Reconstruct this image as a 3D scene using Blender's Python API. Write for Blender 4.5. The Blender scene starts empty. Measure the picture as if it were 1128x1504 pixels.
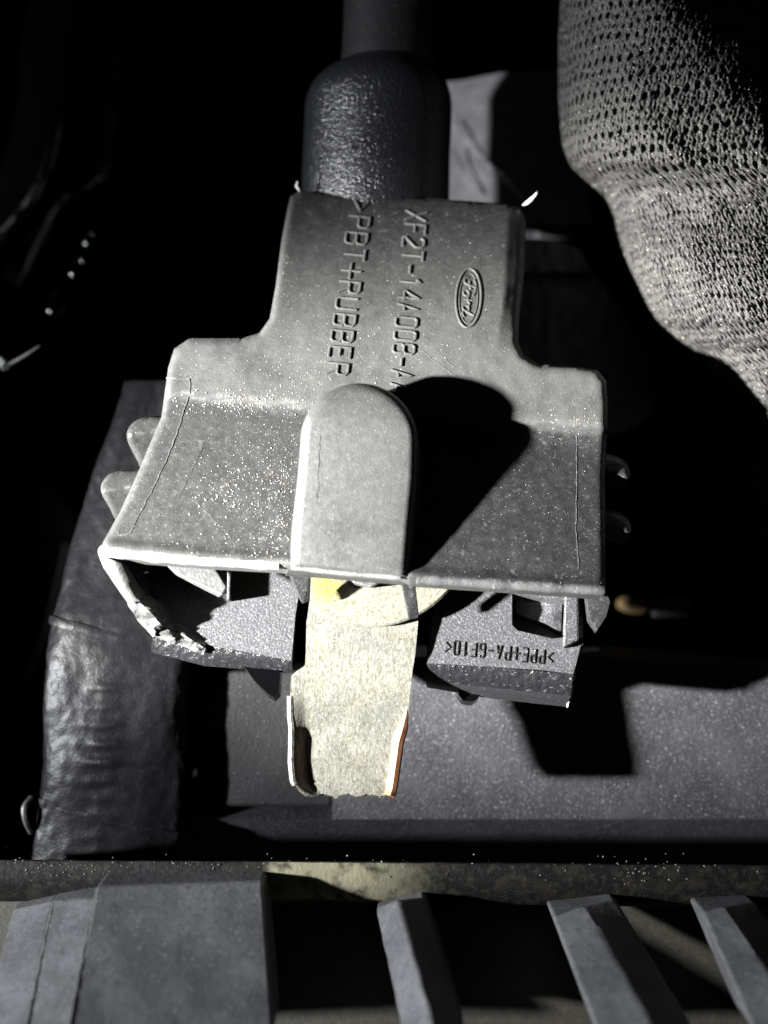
import bpy, bmesh, math, random
import numpy as np
from mathutils import Vector, noise
from mathutils.geometry import delaunay_2d_cdt

# ------------------------------------------------------------------ camera, world, lamp
S = bpy.context.scene
COL = S.collection
F, CX, CY, CZ = 1600.0, 564.0, 752.0, 110.0        # focal length in photo pixels, centre, camera height (mm)
cd = bpy.data.cameras.new('camera'); cam = bpy.data.objects.new('camera', cd); COL.objects.link(cam)
cam.location = (0, 0, CZ * .001)
cd.lens = 36 * F / 1504; cd.sensor_width = 36; cd.clip_start = .005; cd.clip_end = 20
cd.dof.use_dof = True; cd.dof.focus_distance = .114; cd.dof.aperture_fstop = 13
S.camera = cam
W = bpy.data.worlds.new('World'); S.world = W; W.use_nodes = True
W.node_tree.nodes['Background'].inputs[0].default_value = (.8, .9, 1, 1)
W.node_tree.nodes['Background'].inputs[1].default_value = .011
LP = Vector((-185, -17, 100))                       # a hand torch held at the left: hot beam and wide spill
for nm, aim, en, deg in (('torch_beam', (-6, 1, 0), 40.0, 22), ('torch_spill', (6, 2, -4), 7.5, 54)):
    ld = bpy.data.lights.new(nm, 'SPOT'); lamp = bpy.data.objects.new(nm, ld); COL.objects.link(lamp)
    lamp.location = LP * .001
    lamp.rotation_euler = (Vector(aim) - LP).to_track_quat('-Z', 'Y').to_euler()
    ld.energy = en; ld.spot_size = math.radians(deg); ld.spot_blend = 1.0; ld.shadow_soft_size = .0042
    ld.color = (1, .99, .955) if nm == 'torch_beam' else (.94, .965, 1)
vs = S.view_settings
vs.view_transform = 'Standard'; vs.look = 'None'; vs.exposure = 0; vs.gamma = 1
random.seed(7); rng = np.random.default_rng(7)

# ------------------------------------------------------------------ geometry helpers (millimetres)
T = math.radians(22); ST, CT = math.sin(T), math.cos(T)   # the connector dips away from the viewer by this much
def atz(px, py, z):
    d = CZ - z
    return ((px - CX) / F * d, (CY - py) / F * d, z)
def atw(px, py, w):
    """point of the connector's own plane w (mm above its top face) seen at a photo position"""
    dx, dy = (px - CX) / F, (CY - py) / F
    s = (w - CZ * CT) / (dy * ST - CT)
    return (dx * s, dy * s, CZ - s)
def to_local(p):
    return (p[0], p[1] * CT - p[2] * ST, p[1] * ST + p[2] * CT)
def from_local(u, v, w):
    return (u, v * CT + w * ST, -v * ST + w * CT)
UP = Vector((0, ST, CT))

def thing(name, label, cat, at, group=None):
    o = bpy.data.objects.new(name, None); COL.objects.link(o)
    o.empty_display_size = .01
    o.location = Vector(at) * .001
    o['label'] = label; o['category'] = cat
    if group: o['group'] = group
    return o
def root_of(o):
    while o.parent: o = o.parent
    return o
def mesh(name, V, Fc, mat, parent=None, smooth=True, bevel=0, seg=2, label=None, kind=None, angle=40, attr=None):
    off = Vector((0, 0, 0)) if parent is None else root_of(parent).location
    me = bpy.data.meshes.new(name)
    me.from_pydata([tuple(Vector(v) * .001 - off) for v in V], [], [tuple(f) for f in Fc])
    me.update()
    bm = bmesh.new(); bm.from_mesh(me); bmesh.ops.recalc_face_normals(bm, faces=bm.faces); bm.to_mesh(me); bm.free()
    o = bpy.data.objects.new(name, me); COL.objects.link(o)
    me.materials.append(mat)
    if parent is not None: o.parent = parent
    if attr:
        at_ = me.attributes.new(attr[0], 'FLOAT', 'POINT'); at_.data.foreach_set('value', np.asarray(attr[1], np.float32))
    if smooth:
        me.shade_smooth()
        me.set_sharp_from_angle(angle=math.radians(angle))
    if bevel:
        b = o.modifiers.new('bevel', 'BEVEL'); b.width = bevel * .001; b.segments = seg; b.limit_method = 'ANGLE'; b.angle_limit = math.radians(30)
    if label: o['label'] = label
    if kind: o['kind'] = kind
    return o
def tag(o, label, cat, group=None):
    o['label'] = label; o['category'] = cat
    if group: o['group'] = group
    return o

def densify(poly, step, closed=True):
    out = []; n = len(poly)
    for i in range(n if closed else n - 1):
        a, b = poly[i], poly[(i + 1) % n]
        k = max(1, int(math.hypot(b[0] - a[0], b[1] - a[1]) / step))
        for j in range(k):
            t = j / k; out.append((a[0] + (b[0] - a[0]) * t, a[1] + (b[1] - a[1]) * t))
    if not closed: out.append(tuple(poly[-1]))
    return out
def chaikin(poly, it=2, closed=True):
    for _ in range(it):
        out = []; n = len(poly)
        if not closed: out.append(poly[0])
        for i in range(n if closed else n - 1):
            a, b = poly[i], poly[(i + 1) % n]
            out.append(tuple(a[k] * .75 + b[k] * .25 for k in range(len(a))))
            out.append(tuple(a[k] * .25 + b[k] * .75 for k in range(len(a))))
        if not closed: out.append(poly[-1])
        poly = out
    return poly
def inside(P, poly):
    P = np.asarray(P, float); x, y = P[:, 0], P[:, 1]; r = np.zeros(len(P), bool)
    n = len(poly)
    for i in range(n):
        x1, y1 = poly[i]; x2, y2 = poly[(i + 1) % n]
        if y1 == y2: continue
        c = ((y1 > y) != (y2 > y)) & (x < (x2 - x1) * (y - y1) / (y2 - y1) + x1)
        r ^= c
    return r
def dist_poly(P, poly, closed=True):
    P = np.asarray(P, float); best = np.full(len(P), 1e9); n = len(poly)
    for i in range(n if closed else n - 1):
        a = np.array(poly[i], float); b = np.array(poly[(i + 1) % n], float); ab = b - a
        L = (ab @ ab) or 1e-9
        t = np.clip(((P - a) @ ab) / L, 0, 1)
        q = a + t[:, None] * ab
        best = np.minimum(best, np.hypot(*(P - q).T))
    return best
def slab(outline, wfun, bottom, holes=(), step=4.0, place=atw, edge_step=None):
    """thick plate: outline in photo positions, top height wfun(px,py), underside bottom(px,py) -> verts, faces"""
    es = edge_step or step
    loops = [densify(outline, es)] + [densify(h, es) for h in holes]
    xs = [p[0] for p in outline]; ys = [p[1] for p in outline]
    gx, gy = np.meshgrid(np.arange(float(min(xs)), max(xs), step), np.arange(float(min(ys)), max(ys), step))
    gx[1::2] += step / 2
    G = np.c_[gx.ravel(), gy.ravel()]
    keep = inside(G, loops[0]) & (dist_poly(G, loops[0]) > step * .6)
    for h in loops[1:]: keep &= ~inside(G, h) & (dist_poly(G, h) > step * .6)
    G = G[keep]
    pts = []; edges = []
    for lp in loops:
        s = len(pts); pts += lp; edges += [(s + i, s + (i + 1) % len(lp)) for i in range(len(lp))]
    nb = len(pts)
    pts += [tuple(g) for g in G]
    V, E, Fc, _, _, _ = delaunay_2d_cdt([Vector(p) for p in pts], edges, [], 0, 1e-5)
    P = np.array([tuple(v) for v in V]); tri = np.array([tuple(f) for f in Fc])
    c = P[tri].mean(1)
    k = inside(c, loops[0])
    for h in loops[1:]: k &= ~inside(c, h)
    tri = tri[k]
    wt = np.asarray([wfun(*p) for p in P]) if not getattr(wfun, 'vec', False) else wfun(P)
    top = [place(P[i][0], P[i][1], wt[i]) for i in range(len(P))]
    n = len(P); slab.P = P
    ecount = {}
    for a, b, cc in tri:
        for e in ((a, b), (b, cc), (cc, a)): ecount[e] = 1
    bnd = [e for e in ecount if (e[1], e[0]) not in ecount]
    low = []
    for i in range(n):
        if callable(bottom): low.append(bottom(P[i][0], P[i][1], top[i], wt[i]))
        else: low.append(tuple(Vector(top[i]) - UP * bottom))
    faces = [tuple(t) for t in tri] + [(t[2] + n, t[1] + n, t[0] + n) for t in tri]
    faces += [(b, a, a + n, b + n) for a, b in bnd]
    return top + low, faces
def loft(rings, closed=True, cap0=False, cap1=False):
    V = []; Fc = []; m = len(rings[0])
    for r in rings: V += [tuple(p) for p in r]
    for i in range(len(rings) - 1):
        for j in range(m if closed else m - 1):
            a = i * m + j; b = i * m + (j + 1) % m
            Fc.append((a, b, b + m, a + m))
    if cap0: Fc.append(tuple(range(m))[::-1])
    if cap1: Fc.append(tuple(range((len(rings) - 1) * m, len(rings) * m)))
    return V, Fc
def tube(path, rad, n=10, cap=True):
    P = [Vector(p) for p in path]; rings = []
    R = rad if hasattr(rad, '__len__') else [rad] * len(P)
    ref = Vector((0, 0, 1))
    for i, p in enumerate(P):
        d = (P[min(i + 1, len(P) - 1)] - P[max(i - 1, 0)]).normalized()
        a = d.cross(ref)
        if a.length < 1e-3: a = d.cross(Vector((1, 0, 0)))
        a.normalize(); b = a.cross(d)
        rings.append([p + (a * math.cos(q) + b * math.sin(q)) * R[i] for q in [2 * math.pi * k / n for k in range(n)]])
    return loft(rings, True, cap, cap)
def merge(parts):
    V = []; Fc = []
    for v, f in parts:
        v = list(v)
        o = len(V); V += v; Fc += [tuple(i + o for i in q) for q in f]
    return V, Fc
def nz(p, s=1.0): return noise.noise(Vector(p) * s)
def spline(pts, n=8):
    pts = [Vector(p) for p in pts]; out = []
    for i in range(len(pts) - 1):
        p0 = pts[max(i - 1, 0)]; p1 = pts[i]; p2 = pts[i + 1]; p3 = pts[min(i + 2, len(pts) - 1)]
        for k in range(n):
            t = k / n
            out.append(.5 * ((2 * p1) + (p2 - p0) * t + (2 * p0 - 5 * p1 + 4 * p2 - p3) * t * t + (3 * p1 - p0 - 3 * p2 + p3) * t ** 3))
    out.append(pts[-1]); return out

# ------------------------------------------------------------------ materials
def mat(name, base, rough, metallic=0.0, layers=(), bumps=(), spec=.5, rvar=None, attr=None):
    """layers: (scale per mm, colour, threshold lo, hi, detail, stretch); bumps: (scale per mm, height mm, detail, stretch)"""
    m = bpy.data.materials.new(name); m.use_nodes = True
    nt = m.node_tree; N = nt.nodes; Lk = nt.links
    b = N['Principled BSDF']; b.inputs['Roughness'].default_value = rough; b.inputs['Metallic'].default_value = metallic
    b.inputs['Specular IOR Level'].default_value = spec
    tc = N.new('ShaderNodeTexCoord')
    def tex(scale, detail, stretch, seed):
        mp = N.new('ShaderNodeMapping'); Lk.new(tc.outputs['Object'], mp.inputs['Vector'])
        mp.inputs['Scale'].default_value = tuple(scale * 1000 * s for s in stretch)
        mp.inputs['Location'].default_value = (seed * 3.7, seed * 1.9, seed * 5.3)
        t = N.new('ShaderNodeTexNoise'); t.inputs['Scale'].default_value = 1; t.inputs['Detail'].default_value = detail
        t.inputs['Roughness'].default_value = .6
        Lk.new(mp.outputs[0], t.inputs['Vector']); return t.outputs['Fac']
    col = None
    if attr:
        an = N.new('ShaderNodeAttribute'); an.attribute_name = attr[0]
        t = tex(attr[2], 5, (1, 1, 1), 31)
        ad = N.new('ShaderNodeMath'); ad.operation = 'MULTIPLY_ADD'; ad.inputs[1].default_value = attr[3]; ad.inputs[2].default_value = -.5 * attr[3]
        Lk.new(t, ad.inputs[0])
        a2 = N.new('ShaderNodeMath'); a2.operation = 'ADD'; a2.use_clamp = True; Lk.new(ad.outputs[0], a2.inputs[0]); Lk.new(an.outputs['Fac'], a2.inputs[1])
        mx = N.new('ShaderNodeMix'); mx.data_type = 'RGBA'; mx.inputs['A'].default_value = (*base, 1); mx.inputs['B'].default_value = (*attr[1], 1)
        Lk.new(a2.outputs[0], mx.inputs['Factor']); col = mx.outputs['Result']
    for i, l in enumerate(layers):
        scale, c, lo, hi = l[:4]; detail = l[4] if len(l) > 4 else 3; st = l[5] if len(l) > 5 else (1, 1, 1)
        t = tex(scale, detail, st, i + 1)
        r = N.new('ShaderNodeMapRange'); r.inputs['From Min'].default_value = lo; r.inputs['From Max'].default_value = hi
        Lk.new(t, r.inputs['Value'])
        mx = N.new('ShaderNodeMix'); mx.data_type = 'RGBA'
        if col is None: mx.inputs['A'].default_value = (*base, 1)
        else: Lk.new(col, mx.inputs['A'])
        mx.inputs['B'].default_value = (*c, 1)
        Lk.new(r.outputs[0], mx.inputs['Factor']); col = mx.outputs['Result']
    if col is None: b.inputs['Base Color'].default_value = (*base, 1)
    else: Lk.new(col, b.inputs['Base Color'])
    nrm = None
    for i, bp in enumerate(bumps):
        scale, h = bp[:2]; detail = bp[2] if len(bp) > 2 else 3; st = bp[3] if len(bp) > 3 else (1, 1, 1)
        t = tex(scale, detail, st, i + 11)
        bn = N.new('ShaderNodeBump'); bn.inputs['Strength'].default_value = 1; bn.inputs['Distance'].default_value = h * .001
        Lk.new(t, bn.inputs['Height'])
        if nrm is not None: Lk.new(nrm, bn.inputs['Normal'])
        nrm = bn.outputs[0]
    if nrm is not None: Lk.new(nrm, b.inputs['Normal'])
    if rvar:
        t = tex(rvar[0], 3, (1, 1, 1), 23)
        r = N.new('ShaderNodeMapRange'); r.inputs['From Min'].default_value = .35; r.inputs['From Max'].default_value = .65
        r.inputs['To Min'].default_value = rvar[1]; r.inputs['To Max'].default_value = rvar[2]
        Lk.new(t, r.inputs['Value']); Lk.new(r.outputs[0], b.inputs['Roughness'])
    return m

M = {}
M['housing'] = mat('dusty_black_plastic', (.009, .0092, .0097), .44, attr=('scuff_light', (.043, .043, .0418), 1.3, .45), layers=[(.25, (.018, .0183, .0188), .5, .85, 5), (1.4, (.075, .073, .066), .6, .85, 5, (1, 1, 1)), (5, (.085, .084, .079), .64, .78, 4), (7, (.24, .23, .21), .7, .75, 2)],
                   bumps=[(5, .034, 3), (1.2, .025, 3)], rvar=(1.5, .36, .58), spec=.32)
M['worn'] = mat('abraded_black_plastic', (.04, .0405, .041), .5, attr=('scuff_light', (.15, .15, .145), .8, .6), layers=[(5, (.25, .25, .24), .62, .76, 3)], bumps=[(3, .06, 3)])
M['base'] = mat('grainy_black_plastic', (.028, .0285, .0305), .45, layers=[(4.5, (.085, .085, .09), .5, .7, 3)], bumps=[(4.0, .08, 3)])
M['broken'] = mat('broken_plastic', (.009, .0092, .01), .25, layers=[(2.2, (.075, .075, .08), .6, .72, 4)], bumps=[(1.8, .15, 4), (6, .05, 2)], spec=.5)
M['pale_break'] = mat('whitened_torn_plastic', (.055, .055, .054), .45, layers=[(1.0, (.025, .025, .025), .45, .75, 4)], bumps=[(2.5, .09, 4)])
M['grain'] = mat('sand_dust', (.27, .26, .235), .7, layers=[(1.2, (.2, .165, .11), .55, .65, 1)])
M['rubber'] = mat('black_rubber_boot', (.0065, .0067, .008), .27, bumps=[(3.0, .2, 2), (1.2, .03, 2)], spec=.5, layers=[(2.5, (.012, .0125, .015), .55, .75)])
M['cable'] = mat('cable_sheath', (.004, .004, .0045), .5, spec=.25, bumps=[(1.4, .06, 3, (2, .5, 1))], layers=[(1.8, (.03, .025, .02), .64, .74, 3)])
M['tin'] = mat('dull_tinned_metal', (.108, .106, .09), .45, .25, attr=('tarnish', (.042, .043, .036), 1.0, .5), layers=[(2.6, (.058, .055, .038), .46, .66, 3, (1, .75, 1)), (.3, (.06, .064, .06), .45, .8, 3), (1.8, (.075, .07, .048), .52, .7, 3, (2.2, .1, 1)), (5.5, (.18, .177, .155), .58, .7, 2), (1.1, (.09, .085, .05), .7, .74, 2)],
               bumps=[(3.2, .05, 3, (1, .5, 1)), (1.0, .03, 2)])
M['brassy'] = mat('yellow_stained_metal', (.11, .104, .08), .55, .1, attr=('stain', (.19, .19, .014), 2.2, .8), layers=[(3.0, (.055, .05, .033), .46, .64, 3), (6, (.16, .152, .118), .6, .75, 2)], bumps=[(3.5, .05, 3)])
M['copper'] = mat('raw_copper_edge', (.3, .12, .06), .5, .5, layers=[(2, (.25, .16, .1), .5, .65)])
M['tape'] = mat('black_tape', (.0046, .0045, .0052), .4, layers=[(1.0, (.0075, .0073, .0085), .5, .7, 4), (5, (.03, .029, .032), .66, .74, 2)], bumps=[(.5, .12, 4), (4, .03, 2)], spec=.12)
M['ledge'] = mat('grey_violet_plastic', (.0105, .0104, .0122), .5, attr=('scuff_light', (.1, .1, .125), 1.6, 1.0), layers=[(.18, (.02, .0198, .0235), .4, .65, 4), (3.2, (.042, .0415, .046), .54, .72, 3), (4.5, (.14, .13, .13), .68, .74, 1)], bumps=[(3.5, .09, 3), (.5, .06, 3)])
M['ledgedark'] = mat('black_lower_plastic', (.003, .003, .0034), .55, layers=[(.3, (.0055, .0053, .006), .45, .65, 4), (4, (.05, .048, .05), .66, .75, 1)], bumps=[(3, .06, 3)], spec=.3)
M['blackpl'] = mat('black_engine_plastic', (.009, .009, .0105), .5, layers=[(2, (.018, .018, .02), .55, .7, 3)], bumps=[(2, .05, 3)])
M['gloss'] = mat('glossy_black_plastic', (.001, .001, .0012), .14, bumps=[(.3, .12, 3)])
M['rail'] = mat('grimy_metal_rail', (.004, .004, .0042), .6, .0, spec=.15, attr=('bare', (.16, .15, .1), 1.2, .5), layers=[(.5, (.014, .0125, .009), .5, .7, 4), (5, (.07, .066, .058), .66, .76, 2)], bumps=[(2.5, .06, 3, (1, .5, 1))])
M['rib'] = mat('grey_moulded_rib', (.047, .0475, .051), .5, layers=[(.22, (.085, .086, .09), .42, .72, 5), (1.6, (.03, .03, .032), .55, .75, 4), (2.5, (.13, .13, .135), .6, .75, 3)], bumps=[(.4, .12, 4), (3, .03, 2)])
M['darkfloor'] = mat('dark_olive_plastic', (.035, .032, .024), .6, layers=[(1, (.05, .046, .035), .5, .7)], bumps=[(2, .05, 3)])
M['fabric'] = mat('grey_black_yarn', (.012, .0115, .011), .75, layers=[(4, (.038, .036, .0325), .5, .68, 3), (8, (.2, .18, .155), .62, .72, 2)], bumps=[(8, .06, 2)])
M['duct'] = mat('dim_black_duct', (.022, .0225, .025), .6, layers=[(.5, (.035, .035, .039), .45, .65, 4)], bumps=[(1.5, .06, 3)])
M['shroud'] = mat('grey_shroud', (.09, .088, .092), .55, layers=[(.4, (.13, .127, .13), .45, .7, 4)], bumps=[(1.5, .05, 3)])
M['white'] = mat('white_plastic_swarf', (.5, .5, .48), .5)
M['brass'] = mat('dull_brass', (.06, .042, .018), .45, .5)
M['void'] = mat('black_bay', (.002, .002, .0022), .9, spec=.05, layers=[(.1, (.004, .004, .0042), .45, .65)])

# ------------------------------------------------------------------ the setting
fl = mesh('engine_bay_floor', [(-900, -900, -320), (900, -900, -320), (900, 900, -320), (-900, 900, -320)], [(0, 1, 2, 3)], M['void'], smooth=False, kind='structure')

# ------------------------------------------------------------------ the connector
conn = thing('cable_connector', 'black plastic plug with raised lettering, broken front and metal tongue, in the middle', 'connector', atw(564, 700, -9))
OUT = [(423, 304), (427, 288), (440, 281), (540, 286), (640, 292), (745, 299), (764, 306), (773, 325), (770, 400), (763, 470), (761, 503), (769, 522), (792, 535), (850, 539), (878, 544), (891, 560), (893, 600), (889, 700), (890, 800), (890, 862),
       (884, 873), (740, 863), (604, 854), (590, 851), (430, 837), (412, 834), (300, 828), (160, 817), (146, 808), (152, 795), (176, 752), (200, 700), (237, 612), (247, 540), (256, 512), (278, 497), (355, 497), (381, 489), (396, 468), (405, 420), (414, 350)]
FRONT = [(146, 812), (300, 828), (412, 834), (590, 851), (604, 854), (740, 863), (890, 874)]
def sstep(a, b, x):
    t = np.clip((np.asarray(x, float) - a) / (b - a), 0, 1); return t * t * (3 - 2 * t)
def top_w(P, rim=True):
    P = np.asarray(P, float); x, y = P[:, 0], P[:, 1]
    yc = 580 + (x - 285) * .085
    dv = np.maximum(0, 520 - y) / 14.5
    w = -.0105 * dv ** 2
    yf = np.interp(x, [p[0] for p in FRONT], [p[1] for p in FRONT])
    f = np.clip((y - yc) / np.maximum(yf - yc, 1), 0, 1)
    drop = .8 * (1 - f) * sstep(-3, 6, y - yc)
    side = np.where(x > 610, .08 * (x - 610) / 14.5, np.where(x < 420, -.00 * (420 - x) / 14.5, 0)) * sstep(-14, 34, y - yc)
    w = w - drop - side
    df = yf - y
    w = w + .5 * np.exp(-((df - 10) / 9.0) ** 2)                       # bead along the front lip
    # chamfer along the right of the neck
    rn = dist_poly(P, [(773, 325), (768, 430), (758, 505), (766, 524), (792, 538)], closed=False)
    w = w - .5 * np.clip((27 - rn) / 14.5, 0, 2) * (1 - sstep(440, 535, y))
    if rim:
        d = dist_poly(P, OUT); r = 11.0
        q = 1 - np.clip(d / r, 0, 1)
        w = w - .75 * (1 - np.sqrt(1 - q * q * .98))
        w = w + np.array([nz((a * .05, b * .05, 0)) for a, b in P]) * .05 + np.array([nz((a * .013, b * .013, 4)) for a, b in P]) * .12
    return w
def housing_w(P): return top_w(P)
housing_w.vec = True
def hw(px, py): return float(top_w([(px, py)])[0])
def under(px, py, top, w):
    yf = np.interp(px, [p[0] for p in FRONT], [p[1] for p in FRONT])
    return tuple(Vector(top) - UP * (1.7 if py > yf - 150 else 1.7 + min(7.5, (yf - 150 - py) * .3)))
V, Fc = slab(OUT, housing_w, under, step=4.2, edge_step=2.2)
def scuff_light(P):
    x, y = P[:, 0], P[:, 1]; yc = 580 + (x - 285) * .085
    pl = .06 + .94 * sstep(290, 540, y)  # darkens up the neck: the beam's fade put into the colour
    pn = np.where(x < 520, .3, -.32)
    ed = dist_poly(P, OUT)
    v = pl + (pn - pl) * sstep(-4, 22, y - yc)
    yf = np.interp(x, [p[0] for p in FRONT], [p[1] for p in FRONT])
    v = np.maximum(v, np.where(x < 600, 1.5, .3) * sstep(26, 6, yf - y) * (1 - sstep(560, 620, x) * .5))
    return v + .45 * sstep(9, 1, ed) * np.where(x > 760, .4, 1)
SC = scuff_light(slab.P)
housing = mesh('housing', V, Fc, M['housing'], conn, angle=55, attr=('scuff_light', np.r_[SC, SC]))
# side walls: skirts under the left and right edges
def skirt(path, w0, w1, inset, thick, name, mtl=M['housing']):
    a = [Vector(atw(x, y, hw(x, y) + w0)) for x, y in path]
    u = [Vector((inset, 0, 0))] * len(path)
    b = [p - UP * (w0 - w1) + q for p, q in zip(a, u)]
    t = Vector((thick, 0, 0))
    rings = [a, b, [p + t for p in b], [p + t for p in a]]
    V, Fc = loft([list(r) for r in rings] + [list(a)], closed=False)
    return mesh(name, V, Fc, mtl, conn, smooth=False, bevel=.15)
skirt(densify([(252, 520), (238, 612), (202, 700), (178, 752), (160, 790), (156, 808)], 20, False), -1.4, -9, 1.6, 1.4, 'side_wall')
_a = Vector(atw(158, 812, -1.6)); _b = _a - UP * 7.6 + Vector((1.4, 0, 0)); _c = Vector(atw(232, 930, -9)); _m = _a.lerp(_c, .5) - UP * .3
V = [_a, _b, _c, _m]; V += [p + Vector((1.3, 0, 0)) for p in V]
mesh('side_wall', V, [(0, 1, 2, 3), (4, 7, 6, 5), (0, 4, 5, 1), (1, 5, 6, 2), (2, 6, 7, 3), (3, 7, 4, 0)], M['housing'], conn, smooth=False)
skirt(densify([(888, 560), (888, 600), (884, 700), (885, 800), (884, 850)], 20, False), -1.4, -5.5, -1.2, -1.4, 'side_wall')

# raised cover over the tongue: tall at its round back end, sinking to the lip
def arc_pts(cx, cy, rx, ry, a0, a1, n): return [(cx + rx * math.cos(math.radians(a0 + (a1 - a0) * i / n)), cy - ry * math.sin(math.radians(a0 + (a1 - a0) * i / n))) for i in range(n + 1)]
HB, HF = 5.2, .7
def cov_w(py): return HF + (HB - HF) * min(1, max(0, (848 - py) / 235.0)) - (0.5 * max(0, (600 - py) / 40.0) ** 2)
left = [(426, 832), (431, 760), (437, 700), (441, 650)]
right = [(614, 650), (613, 700), (607, 760), (600, 848)]
O = densify(left, 9, False)[:-1] + arc_pts(527.5, 648, 86.5, 85, 180, 0, 30) + densify(right, 9, False)[1:]
O = O + densify([right[-1], left[0]], 9, False)[1:-1]
def poly_inset(P, d):
    n = len(P); out = []
    for i in range(n):
        a = np.array(P[i - 1]); b = np.array(P[i]); c = np.array(P[(i + 1) % n])
        t = (c - a) / (np.hypot(*(c - a)) + 1e-9); nrm = np.array((-t[1], t[0]))
        out.append((float(b[0] + nrm[0] * d), float(b[1] + nrm[1] * d)))
    return out
base_ring = [to_local(atw(x, y, cov_w(y))) for x, y in O]
cu = to_local(atw(524, 700, 0))
def ringw(inset, dw):
    out = []
    for x, y in O:
        if y > 648:
            front = y > 829 and 428 < x < 599
            ax = 524; k = max(0, (abs(x - ax) - inset) / max(abs(x - ax), 1)) if not front else max(0, 1 - inset / 85)
            x2 = ax + (x - ax) * k; y2 = y - (min(inset, 16) * .35 if y > 825 else 0)
        else:
            ax = 524 + 3.5 * (648 - y) / 85; L = math.hypot(x - ax, y - 648) or 1; k = max(0, (L - inset) / L)
            x2 = ax + (x - ax) * k; y2 = 648 + (y - 648) * k
        out.append(atw(x2, y2, cov_w(y2) + dw))
    return out
foot = []
for (u, v, w), (x, y) in zip(base_ring, O):
    front = y > 834 and 440 < x < 592
    k = 1.045 if not front else 1
    foot.append(from_local(cu[0] + (u - cu[0]) * (1.0 + .11 * (1 if not front else 0)), v, -1.9))
rings = [foot]
wall = ringw(0, -1.0)
rings.append(wall)
for a in (20, 40, 60, 80, 90):
    A = math.radians(a); rings.append(ringw(15 * (1 - math.cos(A)), -1.0 + 1.0 * math.sin(A)))
rings.append(ringw(30, .06)); rings.append(ringw(55, .1)); rings.append(ringw(75, .1))
V, Fc = loft(rings, True, False, True)
mesh('raised_cover', V, Fc, M['housing'], housing, angle=60, attr=('scuff_light', [.25] * len(foot) + [.78] * (len(V) - len(foot))))

def bead(pts, r, v, nm='lip_bead', wf=hw):
    q = densify(pts, 6, False)
    path = [atw(x, y, wf(x, y) - r * .45) for x, y in q]
    V, Fc = tube(path, [r * (.9 + .25 * nz((x * .05, y * .05, 8))) for x, y in q], 10)
    mesh(nm, V, Fc, M['worn'], housing, attr=('scuff_light', [v] * len(V)))
bead([(150, 809), (230, 818), (300, 823), (410, 830)], .62, 1.0)
bead([(428, 833), (500, 841), (588, 848)], .3, .35, wf=lambda x, y: cov_w(y) - .35)
bead([(612, 850), (740, 858), (884, 867)], .6, -.15)
# side lugs
def lug(cx, cy, lx, ly, h, rot, w, name='lug'):
    bm = bmesh.new(); bmesh.ops.create_icosphere(bm, subdivisions=4, radius=1)
    c = Vector(atw(cx, cy, w)); r = math.radians(rot); V = []
    for v in bm.verts:
        p = v.co
        e = [math.copysign(abs(a) ** .65, a) for a in p]
        x = e[0] * lx; y = e[1] * ly * (1 - .25 * e[0] * math.copysign(1, lx)); z = e[2] * h
        x, y = x * math.cos(r) - y * math.sin(r), x * math.sin(r) + y * math.cos(r)
        V.append(c + Vector((x, y * CT + z * ST, z * CT - y * ST)))
    Fc = [[v.index for v in f.verts] for f in bm.faces]; bm.free()
    return mesh(name, V, Fc, M['housing'], housing)
def tent(outline, a, b, w0, name='lug'):
    L = math.hypot(b[0] - a[0], b[1] - a[1]); nx, ny = -(b[1] - a[1]) / L, (b[0] - a[0]) / L
    if ny < 0: nx, ny = -nx, -ny
    ol = chaikin(outline, 2)
    def wf(x, y):
        d = (x - a[0]) * nx + (y - a[1]) * ny
        e = float(dist_poly([(x, y)], ol)[0]); q = 1 - min(1, e / 9)
        return w0 - (.028 * -d if d < 0 else .085 * d) - .7 * (1 - math.sqrt(max(0, 1 - q * q))) + .1 * nz((x * .06, y * .06, 3))
    V, Fc = slab(ol, wf, 2.2, step=4, edge_step=3)
    mesh(name, V, Fc, M['housing'], housing, angle=50, attr=('scuff_light', [.35] * len(V)))
tent([(262, 610), (204, 612), (186, 630), (186, 648), (199, 670), (208, 692), (240, 690)], (187, 640), (243, 629), -1.5)
tent([(230, 690), (166, 690), (148, 708), (148, 726), (162, 746), (168, 764), (200, 762)], (149, 722), (204, 713), -1.5)
tent([(858, 664), (904, 667), (925, 682), (927, 708), (903, 704), (858, 692)], (862, 683), (926, 703), -2.9)
tent([(858, 744), (904, 748), (927, 764), (929, 789), (904, 785), (858, 772)], (862, 763), (928, 784), -2.9)

# mould lines
def line(pts, r, name, mtl, dz=0.02, parent=housing, jit=.0, wf=hw):
    q = densify(pts, 6, False)
    path = [atw(x + random.uniform(-jit, jit), y + random.uniform(-jit, jit), wf(x, y) + dz) for x, y in q]
    rr = [r * random.uniform(.7, 1.25) for _ in path]
    V, Fc = tube(path, rr, 6); return mesh(name, V, Fc, mtl, parent)
line([(245, 556), (279, 557), (280, 570), (262, 632), (238, 690), (210, 745), (192, 783), (168, 787)], .055, 'mould_line', M['pale_break'], jit=1.2)
line([(847, 640), (847, 700), (846, 780), (850, 836)], .03, 'mould_line', M['base'], jit=.6)

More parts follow.
